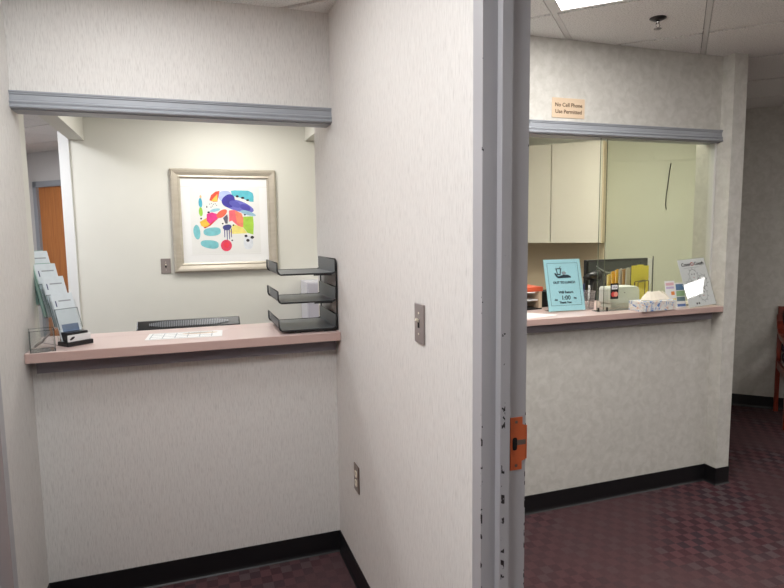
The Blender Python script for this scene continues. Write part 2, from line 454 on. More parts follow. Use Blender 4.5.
# ------------------------------------------------------------------ baseboards
def base_run(name, pts, close_face=True):
    """vinyl cove base along a polyline of floor points; the room lies to the LEFT of the walking direction"""
    b = MB(); prof = [(0, 0.1016), (0.0035, 0.1016), (0.0035, 0.016), (0.006, 0.006), (0.011, 0.0)]
    n = len(pts); rows = []
    for i, p in enumerate(pts):
        p = Vector((p[0], p[1], 0))
        def nrm(a, c):
            d = (Vector(c)-Vector(a)).normalized(); return Vector((-d.y, d.x))
        if i == 0: nn = nrm(pts[0], pts[1])
        elif i == n-1: nn = nrm(pts[-2], pts[-1])
        else:
            a = nrm(pts[i-1], pts[i]); c = nrm(pts[i], pts[i+1]); nn = (a+c)/(1+a.dot(c))
        rows.append([b.bm.verts.new((p.x+nn.x*o, p.y+nn.y*o, z)) for o, z in prof])
    for r0, r1 in zip(rows, rows[1:]):
        for k in range(len(prof)-1):
            fc = b.bm.faces.new((r0[k], r1[k], r1[k+1], r0[k+1])); fc.material_index = b.mi(M['base'])
    return struct(b.build(name))
base_run('baseboard_alcove', [(0, -1.373), (0, 0), (XL, 0), (XL, -0.427)])
base_run('baseboard_reception', [(XP+0.095, 0.15), (XP+0.095, -0.078), (XP, -0.078), (XP, 0), (0.1, 0), (0.1, -1.373)])
x0, y0 = st(SW, -6.5); x1, y1 = st(SW, -1.64)
base_run('baseboard_waiting', [(x0, y0), (x1, y1)])

# ------------------------------------------------------------------ opening head trims
def head_trim(name, xa, xb):
    t = MB()
    zs, ze = 1.985, 2.048
    prof = [(0, zs), (-0.020, zs), (-0.024, zs+0.004), (-0.024, zs+0.009), (-0.019, zs+0.012), (-0.019, zs+0.016),
            (-0.022, zs+0.020), (-0.022, zs+0.024), (-0.014, zs+0.028), (-0.013, zs+0.049), (-0.017, zs+0.052),
            (-0.017, zs+0.056), (-0.020, zs+0.058), (-0.020, ze), (0, ze)]
    t.prism(prof, xa, xb, M['bluegrey'], axis='x')
    t.box(xa, xb, -0.0005, 0.0905, zs-0.004, zs, M['bluegrey'])
    return struct(t.build(name))
head_trim('trim_1', XL, 0)
head_trim('trim_2', 0.101, XP)

# ------------------------------------------------------------------ steel door frame with strike
d1 = bpy.data.objects.new('door_1', None); C.objects.link(d1); struct(d1)
YJ = -1.433
jam = [(-0.008, -1.388), (-0.008, YJ), (0.028, YJ), (0.0315, YJ-0.016), (0.0560, YJ-0.016), (0.0575, YJ), (0.108, YJ), (0.108, -1.373)]
MB().prism(jam, 0, 2.13, M['frame']).build('jamb', parent=d1)
jb = [(x, -2.35-0.06-(y-YJ)) for x, y in jam]
jb = [(x, -3.783-y) for x, y in jam]
MB().prism(jb, 0, 2.13, M['frame']).build('jamb', parent=d1)
MB().box(-0.008, 0.108, -2.41, -1.373, 2.085, 2.135, M['frame']).build('frame_head', parent=d1)
sp = MB(); z0, z1 = 0.950, 1.077
sp.prism([(0.0665, z0), (0.097, z0), (0.097, z0+0.020), (0.1075, z0+0.024), (0.1075, z1-0.022), (0.098, z1-0.018), (0.098, z1), (0.0665, z1)],
         YJ-0.0022, YJ-0.0002, M['orange'], axis='y')
sp.box(0.1065, 0.1105, YJ-0.0022, YJ+0.006, z0+0.024, z1-0.022, M['orange'])
strike = sp.build('strike_plate', parent=d1); strike['label'] = 'orange painted latch strike plate'
hl = MB(); hl.prism(blob(0.078, (z0+z1)/2, 0.0062, 0.0155, 20, sq=0.5), YJ-0.0028, YJ-0.0021, M['hole'], axis='y')
hl.box(0.084, 0.107, YJ-0.0027, YJ-0.0021, 1.010, 1.022, M['brown_plate'])
hl.build('latch_hole', parent=strike)
for zz in (z0+0.011, z1-0.011):
    MB().lathe([(0.0038, -0.0012), (0.0034, 0.0)], (0.0815, YJ-0.0021, zz), M['brown_plate'], 12, 'y').build('screw', parent=strike)

d3 = bpy.data.objects.new('door_3', None); C.objects.link(d3); struct(d3)   # frame in the alcove's left wall
jl = MB()
jl.prism([(XL-0.148, -0.427), (XL+0.008, -0.427), (XL+0.008, -0.475), (XL-0.03, -0.475), (XL-0.03, -0.49), (XL-0.06, -0.49), (XL-0.06, -0.475), (XL-0.148, -0.475)], 0, 2.13, M['frame'])
jl.build('jamb', parent=d3)
MB().box(XL-0.148, XL+0.008, -1.41, -1.36, 0, 2.13, M['frame']).build('jamb', parent=d3)
MB().box(XL-0.148, XL+0.008, -1.36, -0.475, 2.08, 2.13, M['frame']).build('frame_head', parent=d3)
MB().box(XL-0.11, XL-0.065, -1.355, -0.478, 0.01, 2.078, M['oak']).build('door_leaf', parent=d3)

# ------------------------------------------------------------------ light fixtures
def fixture(k, l, ns, nt_, mname, where):
    s0, s1 = cell_s(k), cell_s(k+ns); 
    # l counts grid lines: cell between line l-1 and l
    t0, t1 = cell_t(l-1), cell_t(l-1+nt_)
    lab = {'waiting': 'lit fluorescent troffer in the ceiling above the reception window sign', 'alcove': 'small square ceiling light over the alcove',
           'lobby': 'long ceiling light over the lobby behind the viewer', 'office': 'ceiling light inside the office behind the counter',
           'corridor': 'unseen fill light added to brighten the corridor by the oak door'}[where]
    x, y = st((s0+s1)/2, (t0+t1)/2)
    t = thing('ceiling_light', lab, 'ceiling light', (x, y, H), PI/4)
    a, b = (s1-s0)/2-0.013, (t1-t0)/2-0.013
    fr = MB(); w = 0.022
    fr.box(-a, a, -b, -b+w, -0.002, 0.016, M['tbar']); fr.box(-a, a, b-w, b, -0.002, 0.016, M['tbar'])
    fr.box(-a, -a+w, -b+w, b-w, -0.002, 0.016, M['tbar']); fr.box(a-w, a, -b+w, b-w, -0.002, 0.016, M['tbar'])
    fr.build('frame', parent=t)
    MB().box(-a+w, a-w, -b+w, b-w, 0.002, 0.012, M[mname]).build('diffuser', parent=t)
    return t
fxs = []
for fx in FIX: fxs.append(fixture(*fx))
fxs[3]['label'] = 'second ceiling light, over the middle of the waiting room'
fxs[4]['label'] = 'unseen fill light added for the far waiting room wall, beyond the pilaster'
fxs[5]['label'] = 'office ceiling light above the framed abstract print'
fxs[10]['label'] = 'unseen square fill light added for the far waiting room wall, past the armchair'  # added out of view to lift the far waiting room wall
fxs[9]['label'] = 'ceiling light at the near end of the corridor left of the alcove'
fxs[8]['label'] = 'second small ceiling light, nearer the viewer in front of the alcove'
fxs[6]['label'] = 'office ceiling light near the cream wall cabinet'

# ------------------------------------------------------------------ sprinkler
t = thing('sprinkler_head', 'chrome fire sprinkler hanging from the ceiling tile past the lit panel', 'sprinkler', (1.43, -0.378, H))
MB().lathe([(0.0, 0), (0.036, 0), (0.036, -0.003), (0.022, -0.010), (0.012, -0.011), (0.0, -0.011)], m=M['darkmetal'], seg=24).build('escutcheon', parent=t)
MB().tube([(0, 0, -0.01), (0, 0, -0.024)], 0.008, M['chrome']).tube([(-0.006, 0, -0.02), (-0.012, 0, -0.034), (0, 0, -0.046)], 0.0022, M['chrome'], 6)\
    .tube([(0.006, 0, -0.02), (0.012, 0, -0.034), (0, 0, -0.046)], 0.0022, M['chrome'], 6).build('sprinkler_body', parent=t)
MB().lathe([(0.0, -0.046), (0.017, -0.046), (0.017, -0.048), (0.0, -0.048)], m=M['chrome'], seg=18).build('deflector', parent=t)

# ------------------------------------------------------------------ counter ledges
ZS = 1.071
t = thing('counter_ledge', 'long dusty pink laminate ledge under the alcove opening', 'counter', (0, 0, 0))
lg = MB(); lg.box(XL+0.001, -0.001, -0.100, 0.1821, 1.032, ZS, M['pink'], bev=0.002); lg.box(XL-0.12, -0.001, 0.182, 0.30, 1.032, ZS, M['pink'], bev=0.002)
lg.box(XL+0.003, -0.003, -0.1008, -0.0995, 1.034, ZS-0.002, M['pinkedge'])
lg.build('ledge_top', parent=t)
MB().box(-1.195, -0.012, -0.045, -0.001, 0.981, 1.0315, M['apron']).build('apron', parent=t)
ZR = 1.061
t = thing('counter_ledge', 'pink laminate ledge of the reception window, ending at the pilaster', 'counter', (0, 0, 0))
lg = MB(); lg.box(0.53, XP-0.001, -0.078, 0.44, 1.028, ZR, M['pink'], bev=0.002); lg.box(0.532, XP-0.003, -0.0788, -0.0775, 1.030, ZR-0.002, M['pinkedge'])
lg.build('ledge_top', parent=t)
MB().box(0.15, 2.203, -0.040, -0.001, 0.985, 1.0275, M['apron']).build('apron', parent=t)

# ------------------------------------------------------------------ wall plates
def switch_plate(label, loc, rotz, m, horiz=False):
    t = thing('light_switch', label, 'light switch', loc, rotz)     # local: faces -y
    p = MB(); p.box(-0.035, 0.035, -0.006, -0.0005, -0.0572, 0.0572, m, bev=0.002); p.build('plate', parent=t)
    tg = MB(); tg.box(-0.005, 0.005, -0.0075, -0.0055, -0.012, 0.012, M['hole'])
    tg.box(-0.0042, 0.0042, -0.020, -0.006, 0.0, 0.009, M['ivory'], bev=0.0015, mtx=Matrix.Rotation(-0.45, 4, 'X')); tg.build('toggle', parent=t)
    for z in (-0.030, 0.030): MB().lathe([(0.0032, -0.0075), (0.0032, -0.0055)], (0, 0, z), M['ivory'], 10, 'y').build('screw', parent=t)
    return t
switch_plate('pewter light switch on the pale striated wall near the door frame', (0, -1.045, 1.2466), -PI/2, M['pewter'])
switch_plate('grey light switch on the office wall beside the framed print', (-0.784, 2.2, 1.265), 0, M['pewter'])
t = thing('wall_outlet', 'bronze duplex outlet low on the striated wall', 'outlet', (0, -0.325, 0.490), -PI/2)
MB().box(-0.035, 0.035, -0.006, -0.0005, -0.0572, 0.0572, M['brown_plate'], bev=0.002).build('plate', parent=t)
for z in (-0.0195, 0.0195):
    r = MB(); r.prism(blob(0, z, 0.0165, 0.0145, 20, sq=0.75), -0.0085, -0.0058, M['ivory'], axis='y')
    for xx in (-0.0065, 0.0065): r.box(xx-0.001, xx+0.001, -0.0089, -0.0084, z+0.000, z+0.008, M['hole'])
    r.build('receptacle', parent=t)

# ------------------------------------------------------------------ framed abstract print
t = thing('framed_print', 'colourful abstract print in a wide champagne frame on the office wall', 'picture', (-0.331, 2.2, 1.605))
hw = 0.392; fw = 0.070
fr = MB()
prof = [(0.0, 0.0), (0.0, -0.026), (0.010, -0.034), (0.026, -0.032), (0.050, -0.022), (0.060, -0.024), (fw, -0.016), (fw, 0.0)]
cs = [(-1, -1), (1, -1), (1, 1), (-1, 1)]
rows = []
for sx, sz in cs:
    rows.append([fr.bm.verts.new((sx*(hw-o), y-0.002, sz*(hw-o))) for o, y in prof])
for i in range(4):
    a, b = rows[i], rows[(i+1) % 4]
    for k in range(len(prof)-1): fr.bm.faces.new((a[k], b[k], b[k+1], a[k+1]))
fr.build('frame', M['champagne'], t)
iw = hw-fw+0.003
mb = MB(); mb.box(-iw, iw, -0.012, -0.004, -iw, iw, M['matboard'])
mb.box(-iw+0.002, iw-0.002, -0.0130, -0.0115, 0.258, 0.260, M['tbar']); mb.box(-iw+0.06, iw-0.06, -0.0130, -0.0115, -0.262, -0.260, M['tbar'])
mb.build('mat_board', parent=t)
def zp(x, y):        # zoom-picture coordinates of the print -> print plane
    px, py = 190+x/7.84, 180+y/7.84
    return (-0.712+(px-173.5)/103.2*0.770+0.331, 1.990-(py-170.2)/101.3*0.770-1.604)
art = MB(); lay = [0]
col = {}
def ac(rgb):
    if rgb not in col: col[rgb] = mat('print_ink_%02x%02x%02x' % rgb, rgb, 0.6, noise=0.22, scale=30)
    return col[rgb]
def shape(pts, rgb):
    lay[0] += 1; y = -0.0124-lay[0]*0.00004
    art.face([(zp(*q)[0], y, zp(*q)[1]) for q in pts], ac(rgb))
iw2 = 0.262
art.box(-0.258, 0.262, -0.0124, -0.0119, -0.255, 0.252, M['paper'])
shape([(320, 85), (350, 80), (460, 82), (495, 100), (502, 130), (500, 172), (470, 170), (400, 140), (330, 125)], (92, 186, 202))
shape(blob(275, 130, 52, 50, 24, 0, 0.05, 3), (176, 190, 230))
shape(blob(375, 205, 120, 45, 28, 0.28, 0.05, 4), (112, 112, 196))
shape(blob(300, 165, 55, 50, 24, 0, 0.08, 5), (62, 54, 150)); shape(blob(430, 215, 50, 22, 20, 0.3, 0.08, 6), (80, 74, 168))
shape(blob(350, 190, 45, 26, 20, 0.4, 0.05, 8), (90, 90, 180)); shape(blob(450, 262, 60, 18, 20, 0.3, 0.08, 7), (150, 186, 206))
shape([(150, 160), (165, 120), (200, 92), (232, 86), (225, 120), (212, 172), (180, 172)], (226, 84, 60))
shape([(162, 168), (185, 140), (215, 110), (212, 170)], (244, 196, 84))
shape(blob(80, 180, 14, 40, 18, 0, 0.04, 1), (72, 170, 196)); shape(blob(80, 250, 15, 36, 18, 0, 0.04, 2), (150, 200, 70)); shape(blob(83, 132, 8, 12, 14), (230, 190, 140))
shape([(68, 330), (120, 300), (205, 300), (165, 345), (110, 378), (78, 360)], (240, 190, 70))
shape([(95, 372), (125, 368), (205, 295), (215, 300), (150, 360), (105, 382)], (214, 60, 60))
shape([(125, 268), (165, 255), (210, 270), (218, 296), (180, 322), (145, 348), (122, 320)], (228, 62, 140))
shape(blob(242, 266, 48, 26, 22, -0.55, 0.04, 9), (238, 108, 82)); shape(blob(190, 238, 42, 12, 18, -0.2), (150, 200, 214))
shape([(300, 240), (345, 236), (395, 262), (412, 300), (405, 376), (380, 376), (320, 322), (298, 330)], (240, 106, 116))
shape([(345, 240), (398, 262), (412, 300), (408, 376), (360, 345)], (240, 138, 106))
shape([(412, 290), (490, 288), (494, 350), (488, 436), (440, 420), (408, 376)], (166, 206, 74))
shape([(330, 350), (405, 376), (440, 424), (320, 428), (298, 410)], (240, 222, 128))
shape([(250, 300), (285, 270), (290, 300), (285, 345), (268, 345)], (96, 92, 108))
shape(blob(280, 375, 34, 24, 18, 0, 0.08, 11), (64, 66, 130))
for xx, yy in ((258, 455), (278, 480), (296, 470), (312, 455)): shape([(xx-4, 385), (xx+4, 385), (xx+3, yy), (xx-3, yy)], (80, 84, 140))
shape(blob(268, 520, 44, 46, 28), (226, 70, 100)); shape(blob(268, 516, 22, 24, 20), (236, 60, 80))
shape(blob(43, 410, 26, 58, 24, -0.1, 0.03, 12), (126, 196, 204)); shape(blob(162, 408, 66, 34, 24, -0.08, 0.03, 13, 0.8), (126, 196, 204)); shape(blob(140, 508, 68, 34, 24, 0.1, 0.06, 14, 0.8), (126, 196, 204))
shape(blob(445, 500, 38, 55, 20, 0, 0.02, 16, 0.7), (222, 226, 232))
for q in ((428, 446, 13, 10), (478, 458, 15, 12), (442, 482, 14, 12), (370, 128, 12, 9), (413, 140, 14, 9), (452, 158, 12, 8), (140, 255, 10, 8), (128, 212, 5, 8), (246, 345, 7, 6), (330, 358, 7, 6), (425, 275, 8, 6), (316, 480, 7, 6), (80, 304, 7, 7)):
    shape(blob(*q, 12), (40, 38, 48))
for q in ((150, 190), (165, 186), (180, 192), (195, 188), (172, 205), (205, 200), (160, 214)): shape(blob(q[0], q[1], 3.5, 3.5, 8), (60, 58, 70))
art.build('print_sheet', parent=t)

# ------------------------------------------------------------------ letter tray organizer on the ledge
t = thing('letter_tray', 'black wire mesh three tier letter tray standing against the wall', 'letter tray', (-0.128, 0.10, ZS))
xa, xb, ya, yb = -0.137, 0.120, -0.165, 0.170
levels = [0.013, 0.135, 0.258]
def rail(path, r, par, name='wire_rim'): return MB().tube(path, r, M['blackmetal'], 8).build(name, parent=par)
for k, z in enumerate(levels):
    tr = MB()
    tr.box(xa+0.01, xb-0.004, ya, yb, z, z+0.0015, M['mesh'])                     # floor panel
    tr.prism([(xa+0.012, z+0.001), (xa, z+0.018), (xa-0.001, z+0.050), (xa+0.001, z+0.050), (xa+0.002, z+0.019), (xa+0.014, z+0.003)], ya+0.004, yb-0.055, M['mesh'], axis='y')
    tr.prism([(xa+0.001, z+0.018), (xa-0.001, z+0.050), (xa+0.001, z+0.050), (xa+0.003, z+0.018)], yb-0.022, yb, M['mesh'], axis='y')   # beyond the grip hole
    tr.prism([(xa+0.012, z+0.001), (xa, z+0.018), (xa+0.002, z+0.018), (xa+0.014, z+0.003)], yb-0.056, yb, M['mesh'], axis='y')
    tr.box(xb-0.005, xb-0.003, ya+0.004, yb-0.004, z, z+0.062, M['mesh'])           # tall side panel
    tr.box(xa+0.01, xb-0.004, yb-0.002, yb, z, z+0.003, M['mesh'])
    pan = tr.build('tray_panel', parent=t)
    for yy in (ya, yb):
        rail([(xa-0.001, yy, z+0.052), (xa, yy, z+0.018), (xa+0.004, yy, z+0.006), (xa+0.014, yy, z), (xb-0.016, yy, z), (xb-0.006, yy, z+0.004), (xb-0.003, yy, z+0.014), (xb-0.003, yy, z+0.062)], 0.0036, pan)
    rail([(xa-0.001, ya, z+0.052), (xa-0.001, yb, z+0.052)], 0.0025, pan)
    rail([(xb-0.003, ya, z+0.062), (xb-0.003, yb, z+0.062)], 0.0028, pan)
    MB().box(xb-0.10, xb-0.02, ya-0.003, ya+0.003, z-0.008, z-0.003, M['blackmetal']).build('bracket', parent=pan)
for yy in (ya+0.003, yb-0.003):
    rail([(xb-0.06, yy, 0.004), (xb-0.004, yy, 0.004), (xb+0.001, yy, 0.012), (xb+0.002, yy, 0.30), (xb-0.001, yy, 0.316)], 0.0036, t, 'upright')
rail([(xa+0.07, ya+0.01, 0.006), (xb-0.01, ya+0.01, 0.006)], 0.003, t, 'base_rail'); rail([(xa+0.07, yb-0.01, 0.006), (xb-0.01, yb-0.01, 0.006)], 0.003, t, 'base_rail')
for xx in (xa+0.085, xb-0.045):
    for yy in (ya+0.01, yb-0.01): MB().box(xx-0.012, xx+0.012, yy-0.006, yy+0.006, 0.0003, 0.012, M['black'], bev=0.002).build('foot', parent=t)

# ------------------------------------------------------------------ brochure rack
TH = math.radians(40)
def placed(x, y, z, th=TH): return Matrix.Translation((x, y, z)) @ Matrix.Rotation(th, 4, 'Z')
BR = (-1.052, 0.020, ZS)
t = thing('brochure_rack', 'clear tiered brochure rack with black base and white name strip, left on the ledge', 'brochure rack', BR, TH)
b = MB(); b.box(-0.054, 0.054, -0.010, 0.060, 0.0005, 0.018, M['black'], bev=0.002); b.box(-0.043, 0.043, 0.006, 0.060, 0.018, 0.054, M['black'], bev=0.002)
b.build('base', parent=t)
b = MB(); b.box(-0.047, 0.047, -0.004, 0.002, 0.0185, 0.045, M['white'], bev=0.001); o = b.build('name_strip', parent=t); o['label'] = 'white strip with a small leaf mark'
MB().prism(blob(-0.030, 0.032, 0.011, 0.0045, 16, 0.5), -0.0052, -0.0042, M['blackink'], axis='y').build('leaf_mark', parent=o)
lean = math.radians(20)
tiers = [(0.034, 0.016), (0.084, 0.072), (0.134, 0.114), (0.184, 0.162)]
for k, (d, z) in enumerate(tiers):
    w = 0.047
    def lm(d=d, z=z): return Matrix.Translation((0, d, z)) @ Matrix.Rotation(-lean, 4, 'X')
    p = MB()
    p.box(-w, w, -0.003, -0.001, 0.05 if k == 0 else 0.0, 0.135, M['acrylic'], mtx=lm()); p.box(-w, w, 0.026, 0.028, 0.0, 0.17, M['acrylic'], mtx=lm())
    for sx in (-1, 1): p.box(sx*w-0.001, sx*w+0.001, -0.003, 0.028, 0.0, 0.17, M['acrylic'], mtx=lm()); p.box(sx*w-0.0012, sx*w+0.0012, -0.0035, -0.001, 0.05 if k == 0 else 0, 0.135, M['acrylic_edge'], mtx=lm())
    p.box(-w, w, -0.003, 0.028, -0.002, 0.0, M['acrylic'], mtx=lm())
    p.box(-w, w, -0.0035, -0.0005, 0.1335, 0.136, M['acrylic_edge'], mtx=lm())
    p.build('pocket', parent=t)
sd = MB()
for sx in (-1, 1):
    sd.prism([(0.0, 0.0), (0.200, 0.0), (0.200, 0.165), (0.17, 0.155), (0.04, 0.01)], sx*0.0495-0.001, sx*0.0495+0.001, M['acrylic'], axis='x')
    sd.prism([(0.04, 0.0), (0.200, 0.0), (0.200, 0.002), (0.04, 0.002)], sx*0.0495-0.0012, sx*0.0495+0.0012, M['acrylic_edge'], axis='x')
sd.build('side_support', parent=t)
sheets = {
 'teal': mat('teal_brochure', (128, 168, 156), 0.4, noise=0.12, scale=12), 'pale': mat('pale_brochure', (214, 222, 226), 0.35, noise=0.1, scale=35),
 'navy': mat('navy_brochure', (104, 124, 152), 0.4, noise=0.25, scale=30), 'mint': mat('mint_brochure', (190, 212, 200), 0.4, noise=0.1, scale=25)}
def brochure(k, off, m, hgt, label, dx=0.0, group=None, title=True):
    d, z = tiers[k]
    # world placement: rack matrix x tier matrix
    o = thing('brochure', label, 'brochure', (0, 0, 0), 0, group)
    mtx = placed(*BR) @ Matrix.Translation((dx, d, z+0.001)) @ Matrix.Rotation(-lean, 4, 'X') @ Matrix.Translation((0, off, 0))
    o.matrix_world = mtx; o.rotation_euler = mtx.to_euler(); o.location = mtx.to_translation()
    MB().box(-0.0425, 0.0425, 0, 0.0022, 0, hgt, m, bev=0.0006).build('cover', parent=o)
    if title:
        tt = MB(); tt.box(-0.034, -0.030, -0.0004, 0.0001, hgt-0.055, hgt-0.03, M['navyink']); tt.build('emblem', parent=o); tt = MB(); tt.box(-0.02, 0.03, -0.0004, 0.0001, hgt-0.034, hgt-0.029, M['greyink']); tt.build('heading', parent=o); tt = MB()
        tt.box(-0.034, 0.034, -0.0004, 0.0001, 0.03, hgt-0.13, sheets['navy'] if k < 2 else sheets['teal']); tt.build('cover_picture', parent=o)
    return o
M['navyink'] = mat('navy_ink', (52, 62, 104), 0.6); M['greyink'] = mat('grey_ink', (150, 156, 160), 0.6)
names = ['lowest front', 'second lowest', 'third', 'topmost back']
stacks = [(4, 0.200), (3, 0.212), (7, 0.222), (7, 0.226)]
for k, (n, hg) in enumerate(stacks):
    for j in range(n):
        off = 0.0005+j*0.0033
        m = sheets['pale'] if j == 0 else (sheets['teal'] if (j+k) % 3 else sheets['mint']) if k >= 2 else sheets['pale']
        if j == 0: lb = 'white front brochure in the %s pocket of the clear rack' % names[k]
        elif j == n-1 and n > 3: lb = 'rearmost leaflet of the %s pocket of the clear rack' % names[k]
        else: lb = 'leaflets stacked behind the front one in the %s pocket' % names[k]
        h2 = hg if j == 0 else hg+(0.008 if k >= 2 and j > n-3 else -0.004)
        brochure(k, off, m, h2, lb, dx=(0 if j == 0 else random.uniform(-0.003, 0.001)-0.0006*j), group=None if (j == 0 or (j == n-1 and n > 3)) else 'leaflets in the %s pocket of the rack' % names[k], title=(j == 0))

# clear card holder in the corner
t = thing('card_holder', 'small clear acrylic card holder at the left end of the pink ledge', 'card holder', (-1.168, -0.050, ZS), math.radians(14))
c = MB(); a = 0.041; hh = 0.082
c.box(-a, a, -a, -a+0.002, 0.0005, hh, M['acrylic']); c.box(-a, a, a-0.002, a, 0.0005, hh, M['acrylic'])
c.box(-a, -a+0.002, -a+0.002, a-0.002, 0.0005, hh, M['acrylic']); c.box(a-0.002, a, -a+0.002, a-0.002, 0.0005, hh, M['acrylic']); c.box(-a+0.002, a-0.002, -a+0.002, a-0.002, 0.0005, 0.003, M['acrylic'])
for sx in (-1, 1):
    for sy in (-1, 1): c.box(sx*a-0.0012, sx*a+0.0012, sy*a-0.0012, sy*a+0.0012, 0.0005, hh, M['acrylic_edge'])
for z in (0.0015, hh):
    for sy in (-1, 1): c.box(-a, a, sy*a-0.0012, sy*a+0.0012, z-0.001, z+0.001, M['acrylic_edge']); c.box(sy*a-0.0012, sy*a+0.0012, -a, a, z-0.001, z+0.001, M['acrylic_edge'])
c.build('box', parent=t)
c = MB(); c.prism([(-0.026, 0.018), (0.0, 0.036), (0.030, 0.070), (0.030, 0.066), (0.002, 0.031), (-0.026, 0.014)], -0.010, 0.030, M['pewter'], axis='y'); c.build('slanted_divider', parent=t)

# laminated sheet on the ledge
t = thing('printed_sheet', 'white printed calendar sheet lying flat on the pink ledge', 'paper', (-0.65, 0.085, ZS), math.radians(-4))
MB().box(-0.155, 0.155, -0.075, 0.085, 0.0004, 0.0012, M['paper']).build('sheet', parent=t)
g = MB()
for i in range(6): g.box(-0.14+i*0.05, -0.137+i*0.05, -0.06, 0.07, 0.0012, 0.0016, M['greyink'])
for i in range(4): g.box(-0.14, 0.113, -0.06+i*0.042, -0.0575+i*0.042, 0.0012, 0.0016, M['greyink'])
g.build('grid_lines', parent=t)
g = MB(); g.prism(blob(0.06, 0.035, 0.075, 0.02, 20, 0.05), 0.0013, 0.0018, M['plaque']); g.prism(blob(0.045, 0.040, 0.05, 0.009, 20, 0.05), 0.0017, 0.002, M['pewter']); g.build('brown_grey_patches', parent=t)  # flat brown and grey patches on the sheet

# ------------------------------------------------------------------ monitor behind the alcove ledge
def desk(label, x0, x1, y0, y1):
    t = thing('desk', label, 'desk', ((x0+x1)/2, (y0+y1)/2, 0))
    a, b = (x1-x0)/2, (y1-y0)/2
    MB().box(-a, a, -b, b, 0.70, 0.74, M['cabinet'], bev=0.002).build('desktop', parent=t)
    for sx in (-1, 1): MB().box(sx*(a-0.02)-0.015, sx*(a-0.02)+0.015, -b+0.03, b-0.03, 0, 0.70, M['cabinet']).build('end_panel', parent=t)
desk('cream office desk hidden below the alcove ledge, carrying the black monitor', -1.15, -0.05, 0.33, 1.0)
t = thing('computer_monitor', 'black monitor with ribbed vents, its top showing above the alcove ledge', 'monitor', (-0.631, 0.60, 0.74), math.radians(0))
mm = MB()
prof = [(-0.045, 0.0), (-0.055, 0.27), (-0.040, 0.305), (-0.008, 0.329), (0.012, 0.333), (0.025, 0.328), (0.025, 0.0)]
mm.prism([(y, z+0.0) for y, z in [( -0.05, 0.06), (-0.055, 0.285), (-0.045, 0.298), (0.002, 0.328), (0.014, 0.331), (0.022, 0.324), (0.022, 0.06)]], -0.252, 0.252, M['black'], axis='x')
mm.build('housing', parent=t, bevel=0.006)
vt = MB(); vrot = Matrix.Translation((0, -0.0225, 0.3145)) @ Matrix.Rotation(-math.atan2(0.047, 0.030)+0.0, 4, 'X')
for i in range(46):
    x = -0.19+i*0.38/45
    hgt = 0.024*(1-max(0, abs(x)-0.13)/0.10)
    vt.box(x-0.0024, x+0.0024, -0.0035, 0.0005, -hgt*0.9, hgt*0.85, M['vent'] if 'vent' in M else M['mesh'], mtx=Matrix.Translation((0, -0.0220, 0.3128)) @ Matrix.Rotation(-1.003, 4, 'X'))
vt.build('vent_ribs', parent=t)
MB().box(-0.03, 0.03, -0.02, 0.0, 0.012, 0.07, M['black']).build('neck', parent=t)
MB().box(-0.12, 0.12, -0.09, 0.09, 0.0005, 0.014, M['black'], bev=0.004).build('stand_base', parent=t)

# white cabinet seen between the letter tray tiers
t = thing('white_cabinet', 'plain white cabinet against the office wall, seen through the letter tray', 'cabinet', (0.455, 2.03, -0.0))
MB().box(-0.215, 0.215, -0.10, 0.155, 0.06, 1.12, mat('lavender_white_laminate', (200, 199, 206), 0.5, noise=0.02), bev=0.003).build('body', parent=t)
MB().box(-0.20, 0.20, -0.09, 0.14, 0, 0.06, M['black']).build('plinth', parent=t)
MB().box(-0.205, 0.205, -0.118, -0.101, 0.075, 1.11, mat('lavender_white_door', (186, 184, 196), 0.5, noise=0.02), bev=0.002).build('door', parent=t)

# ------------------------------------------------------------------ office wall cabinet (45 degrees)
cs0, ct = SW-0.31, -0.375
x, y = st(SW, ct)
t = thing('wall_cabinet', 'cream wall cabinet with plain doors hanging in the office behind reception', 'cabinet', (x, y, 1.383), PI/4)
# local x -> +s (into wall), y -> +t
MB().box(-0.29, -0.001, -0.42, 0.90, 0, 0.86, M['cabinet']).build('body', parent=t)
for a in (-0.42, 0.004, 0.428):
    MB().box(-0.31, -0.2915, a+0.002, a+0.419, 0.001, 0.858, M['cabinet'], bev=0.0015).build('door', parent=t)
MB().box(-0.295, -0.001, -0.432, -0.421, -0.002, 0.862, M['tan']).build('side_panel', parent=t)
o = MB().box(SW-0.006, SW-0.001, -0.80, 1.2, 0.0, 1.383, M['tan'], mtx=rot45).build('wall_tan_area'); struct(o)  # thin tan layer over the wall below the cabinet
cb = MB().tube([(3.292, 1.43, 2.05), (3.285, 1.437, 1.98), (3.279, 1.443, 1.88), (3.272, 1.45, 1.78), (3.270, 1.452, 1.70), (3.276, 1.446, 1.66)], 0.0035, M['darkmetal'], 6).build('hanging_cable')
tag(cb, 'thin dark cable hanging on the pale office wall behind the glass', 'cable')

# ------------------------------------------------------------------ sliding glass of the reception window
def pane(name, x0, x1, y):
    w = bpy.data.objects.new(name, None); C.objects.link(w); struct(w)
    MB().box(x0, x1, y-0.0025, y+0.0025, ZR+0.004, 1.983, M['glass']).build('glass_pane', parent=w)
    MB().box(x0-0.0012, x0-0.0001, y-0.0026, y+0.0026, ZR+0.004, 1.983, M['glass_edge']).build('polished_edge', parent=w)
    return w
w1 = pane('window_1', 1.456, 2.238, 0.024); w2 = pane('window_2', 1.518, 2.238, 0.048)
MB().box(2.2325, 2.2425, 0.016, 0.056, ZR+0.001, 1.985, M['tbar']).build('side_channel', parent=w2)
MB().box(0.53, 2.232, 0.010, 0.062, 1.9845, 1.995, M['tbar']).build('top_channel', parent=w2)
MB().box(1.45, 2.232, 0.014, 0.060, ZR+0.0003, ZR+0.0038, M['acrylic_edge']).build('bottom_track', parent=w2)
MB().box(1.458, 1.516, 0.010, 0.018, ZR+0.0005, ZR+0.115, M['acrylic']).build('finger_pull', parent=w1)
